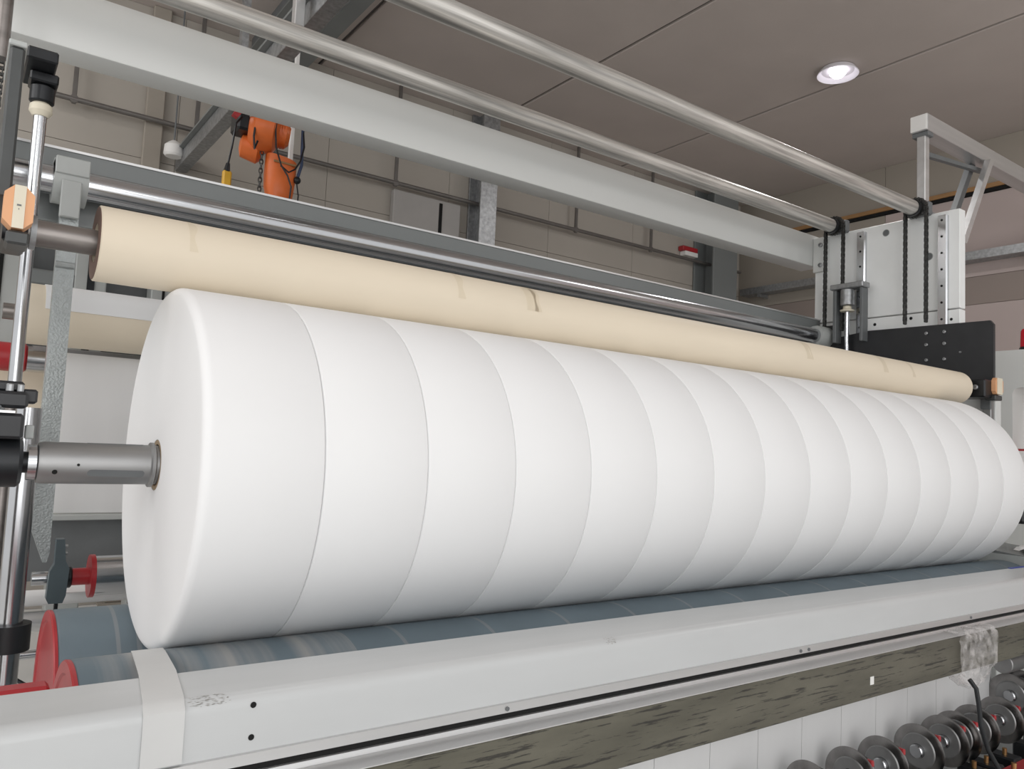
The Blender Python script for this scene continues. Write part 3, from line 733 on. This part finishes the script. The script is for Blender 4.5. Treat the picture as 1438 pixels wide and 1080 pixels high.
# worn olive bar bolted under it
t = thing('worn_bar', 'worn olive steel bar with black flaked streaks along the beam bottom', 'bar', (3, -.92, .665))
box('bar_body', 'worn', t, -1.0, 5.2, -.95, -.8835, .665, .822, bev=.003)
MB().prism([(-.949, .8222), (-.949, .825), (-.885, .825), (-.885, .8222)], 'x', -1.0, 5.2).build('bright_top_strip', 'alu', t)
MB().box(2.905, 2.93, -.9515, -.9502, .715, .745).build('label_sticker', 'paper', t)
# white strip of fabric laid over the beam
fs = MB().strip([(-.25, .9565), (-.32, .9665), (-.42, .978), (-.55, .993), (-.64, 1.0025), (-.75, 1.0025), (-.838, 1.0027), (-.859, .995), (-.869, .985), (-.8715, .95), (-.8715, .90), (-.8725, .880)], .357, .437, .0025)
for v in fs.bm.verts: v.co.x += .085*max(0, min(1, (v.co.y+.86)/.6))
t = tag(fs.build('fabric_strip', 'strip'), 'narrow white fabric strip draped over the front beam at left', 'fabric')
# tape and scraps at the right
tag(MB().box(4.86, 5.05, -.668, -.648, 1.0005, 1.003).build('blue_tape', 'blue'), 'small blue tape strip on the right end of the front beam', 'tape')
t = thing('side_shelf', 'grey sloping sheet metal shelf between the rolls and the right frame', 'shelf', (5.9, 0, .9))
MB().prism([(-.64, .985), (.9, 1.12), (.9, 1.09), (-.64, .955)], 'x', 5.62, 6.14).build('sheet', 'grey', t)
box('lip', 'lgrey', t, 5.606, 5.619, -.64, .9, .94, 1.0)
for (xx, yy, lab) in ((5.75, -.42, 'crumpled white paper scrap on the grey side shelf, nearer the beam'), (6.05, -.45, 'crumpled white paper scrap on the grey side shelf, further right')):
    mb = MB(); V = {}
    for i in range(5):
        for j in range(4):
            V[i, j] = mb.bm.verts.new((xx+.04*i+random.uniform(-.01, .01), yy+.03*j, .985+(yy+.64+.03*j)*.0877+.006+random.uniform(0, .035)))
    for i in range(4):
        for j in range(3): mb.bm.faces.new((V[i, j], V[i+1, j], V[i+1, j+1], V[i, j+1]))
    tag(mb.build('paper_scrap', 'paper'), lab, 'paper')

# ================================================================== lower right: slit web, knives
xe = [1.50, 1.79, 2.08, 2.375, 2.66, 2.95, 3.24, 3.52, 3.80, 4.08, 4.375, 4.69]
t = thing('slit_web', 'white web running down below the beam, slit into lengthwise strips', 'fabric', (3, -.63, .1))
for k, (a, b) in enumerate(zip(xe, xe[1:])):
    MB().strip([(-.632, .80), (-.632, .45), (-.630, .1)], a+.0012, b-.0012, .002).build('web_strip', 'sheet', t)
kn = [2.46, 2.75, 3.03, 3.27, 3.57, 3.80, 3.92, 4.11, 4.38, 4.66, 4.80]
kw = ['first from the left, cut by the frame bottom', 'second from the left', 'third from the left', 'fourth from the left', 'fifth from the left', 'sixth from the left, in front of its close twin', 'seventh from the left, close behind its twin', 'behind the hanging black cable', 'right of the hanging black cable', 'at the right edge beside the white web', 'rearmost at the right edge']
k0 = None
for k, xx in enumerate(kn):
    zz = .30+(0.06 if k >= 9 else 0); loc = (xx, -.80+(.06 if k >= 9 else 0), zz)
    lab = 'round steel slitting knife '+kw[k]
    if k == 0:
        t = thing('slitting_knife', lab, 'knife', loc, 'slitting knives below the front beam')
        x_, y_, z_ = loc
        MB().lathe([(0, .03), (0, .100), (.004, .112), (.005, .112), (.009, .098), (.009, .03)], (x_, y_, z_), (1, 0, 0), 56, closed=True).build('blade', 'knife', t)
        MB().lathe([(-.004, .03), (-.004, .07), (-.0003, .075), (-.0003, .03)], (x_, y_, z_), (1, 0, 0), 40, closed=True).build('face_ring', 'shaft', t)
        MB().cyl((x_-.025, y_, z_), (x_+.09, y_, z_), .029, 24, ch=.004).build('hub', 'chrome', t)
        MB().lathe([(.03, .03), (.03, .085), (.045, .09), (.075, .075), (.075, .03)], (x_, y_, z_), (1, 0, 0), 36, closed=True).build('backing_cup', 'knife', t)
        box('red_clip', 'red', t, x_+.012, x_+.03, y_-.085, y_-.055, z_+.06, z_+.085, bev=.004)
        box('holder', 'blackm', t, x_+.012, x_+.10, y_-.17, y_-.05, z_-.24, z_-.09, bev=.008)
        MB().cyl((x_+.05, y_-.11, z_-.0895), (x_+.05, y_-.11, z_-.06), .010, 12).build('adjusting_screw', 'brass', t)
        k0 = t
    else:
        dup(k0, loc, lab)
t = thing('knife_rail', 'dark rail carrying the slitting knives at the bottom right', 'rail', (3.5, -.95, 0))
box('rail', 'blackm', t, 1.5, 5.0, -1.06, -.975, .02, .20, bev=.01)
box('red_top', 'red', t, 3.55, 4.6, -1.055, -.98, .2005, .212, bev=.004)
for xx in (3.62, 3.8, 3.98, 4.2): MB().cyl((xx, -1.02, .2125), (xx, -1.02, .245), .011, 10).build('brass_screw', 'brass', t)
for xx in (1.6, 4.9): box('foot', 'blackm', t, xx-.03, xx+.03, -1.05, -.98, 0, .0195)
t = thing('lower_roller', 'short steel roller stub with red end below the right end of bar', 'roller', (4.8, -.78, .55))
MB().cyl((4.46, -.78, .56), (4.84, -.78, .56), .05, 28, ch=.004).build('shell', 'shaft', t)
MB().cyl((4.841, -.78, .56), (4.97, -.78, .56), .045, 20, ch=.006).build('red_collar', 'red', t)
MB().cyl((4.97, -.78, .56), (5.149, -.78, .56), .03, 16).build('journal', 'blackm', t)
t = thing('lower_side_frame', 'grey lower side frame plate at the bottom right corner', 'machine frame', (5.2, -.8, 0))
box('plate', 'grey', t, 5.15, 5.22, -1.5, -.64, 0, .655, bev=.006)
bolt(t, 5.15, -.98, .585, .02)

# plastic film bundled around the worn bar, with a hanging cable
mb = MB(); nx, na = 18, 30; rr = random.Random(3)
G = []
for i in range(nx+1):
    u = i/nx; xx = 3.60+.36*u; row = []
    for j in range(na):
        an = 2*PI*j/na
        hy = .040+.012*rr.random(); hz = .086+.010*rr.random()
        sag = .08*math.sin(PI*u)**1.5*max(0, -math.sin(an))
        c_ = math.cos(an); s_ = math.sin(an); e = .45
        yy = -.918+hy*(abs(c_)**e)*(1 if c_ > 0 else -1)*1.0
        zz2 = .744+(hz*(abs(s_)**e)*(1 if s_ > 0 else -1))-sag
        row.append(mb.bm.verts.new((xx+rr.uniform(-.007, .007), min(yy, -.8705), zz2)))
    G.append(row)
for i in range(nx):
    for j in range(na): mb.bm.faces.new((G[i][j], G[i][(j+1) % na], G[i+1][(j+1) % na], G[i+1][j]))
tag(mb.build('plastic_wrap', 'film', smooth=25), 'crinkled clear plastic film wrapped around the worn bar at right', 'plastic')
tag(MB().tube([(3.60, -1.0, .655), (3.615, -1.02, .62), (3.615, -1.03, .56), (3.61, -1.04, .48), (3.63, -1.06, .38), (3.68, -1.10, .27), (3.69, -1.12, .12), (3.72, -1.13, .01)], .0095, 10).build('cable', 'blackm'), 'black cable hanging from the plastic wrapped bar', 'cable')

# ================================================================== right end: gate frame and beacon
t = thing('control_stand', 'pale grey sheet metal stand with rounded opening at the right edge', 'cabinet', (6.95, -.2, 0))
pts = [(.34, .02), (.34, 2.50), (-1.0, 2.50), (-1.0, 2.2)]
n = 8
pts += [(.085-.06+.06*math.cos(math.radians(90-90*k/n)), 2.2-.06+.06*math.sin(math.radians(90-90*k/n))) for k in range(n+1)]
pts += [(.085, 1.30), (-1.0, 1.30), (-1.0, .02)]
MB().prism(pts, 'x', 6.80, 7.05).build('cover', 'white', t)
box('dark_trim', 'dshaft', t, 6.79, 6.90, -.95, .08, 1.302, 1.34, bev=.005)
box('red_trim', 'red', t, 6.795, 6.90, -.95, .07, 1.7, 1.715)
t = thing('beacon', 'red warning beacon standing on the pale grey stand', 'lamp', (6.92, -.02, 2.50))
MB().cyl((6.92, -.03, 2.501), (6.92, -.03, 2.525), .105, 24, ch=.004).build('base', 'blackm', t)
dm = MB()
pr = [(2.5255, .092), (2.53, .098), (2.655, .094), (2.672, .085), (2.675, .03)]
dm.lathe([(a-2.5, r) for a, r in pr], (6.92, -.03, 2.5), (0, 0, 1), 28)
dm.build('lens', 'redl', t)
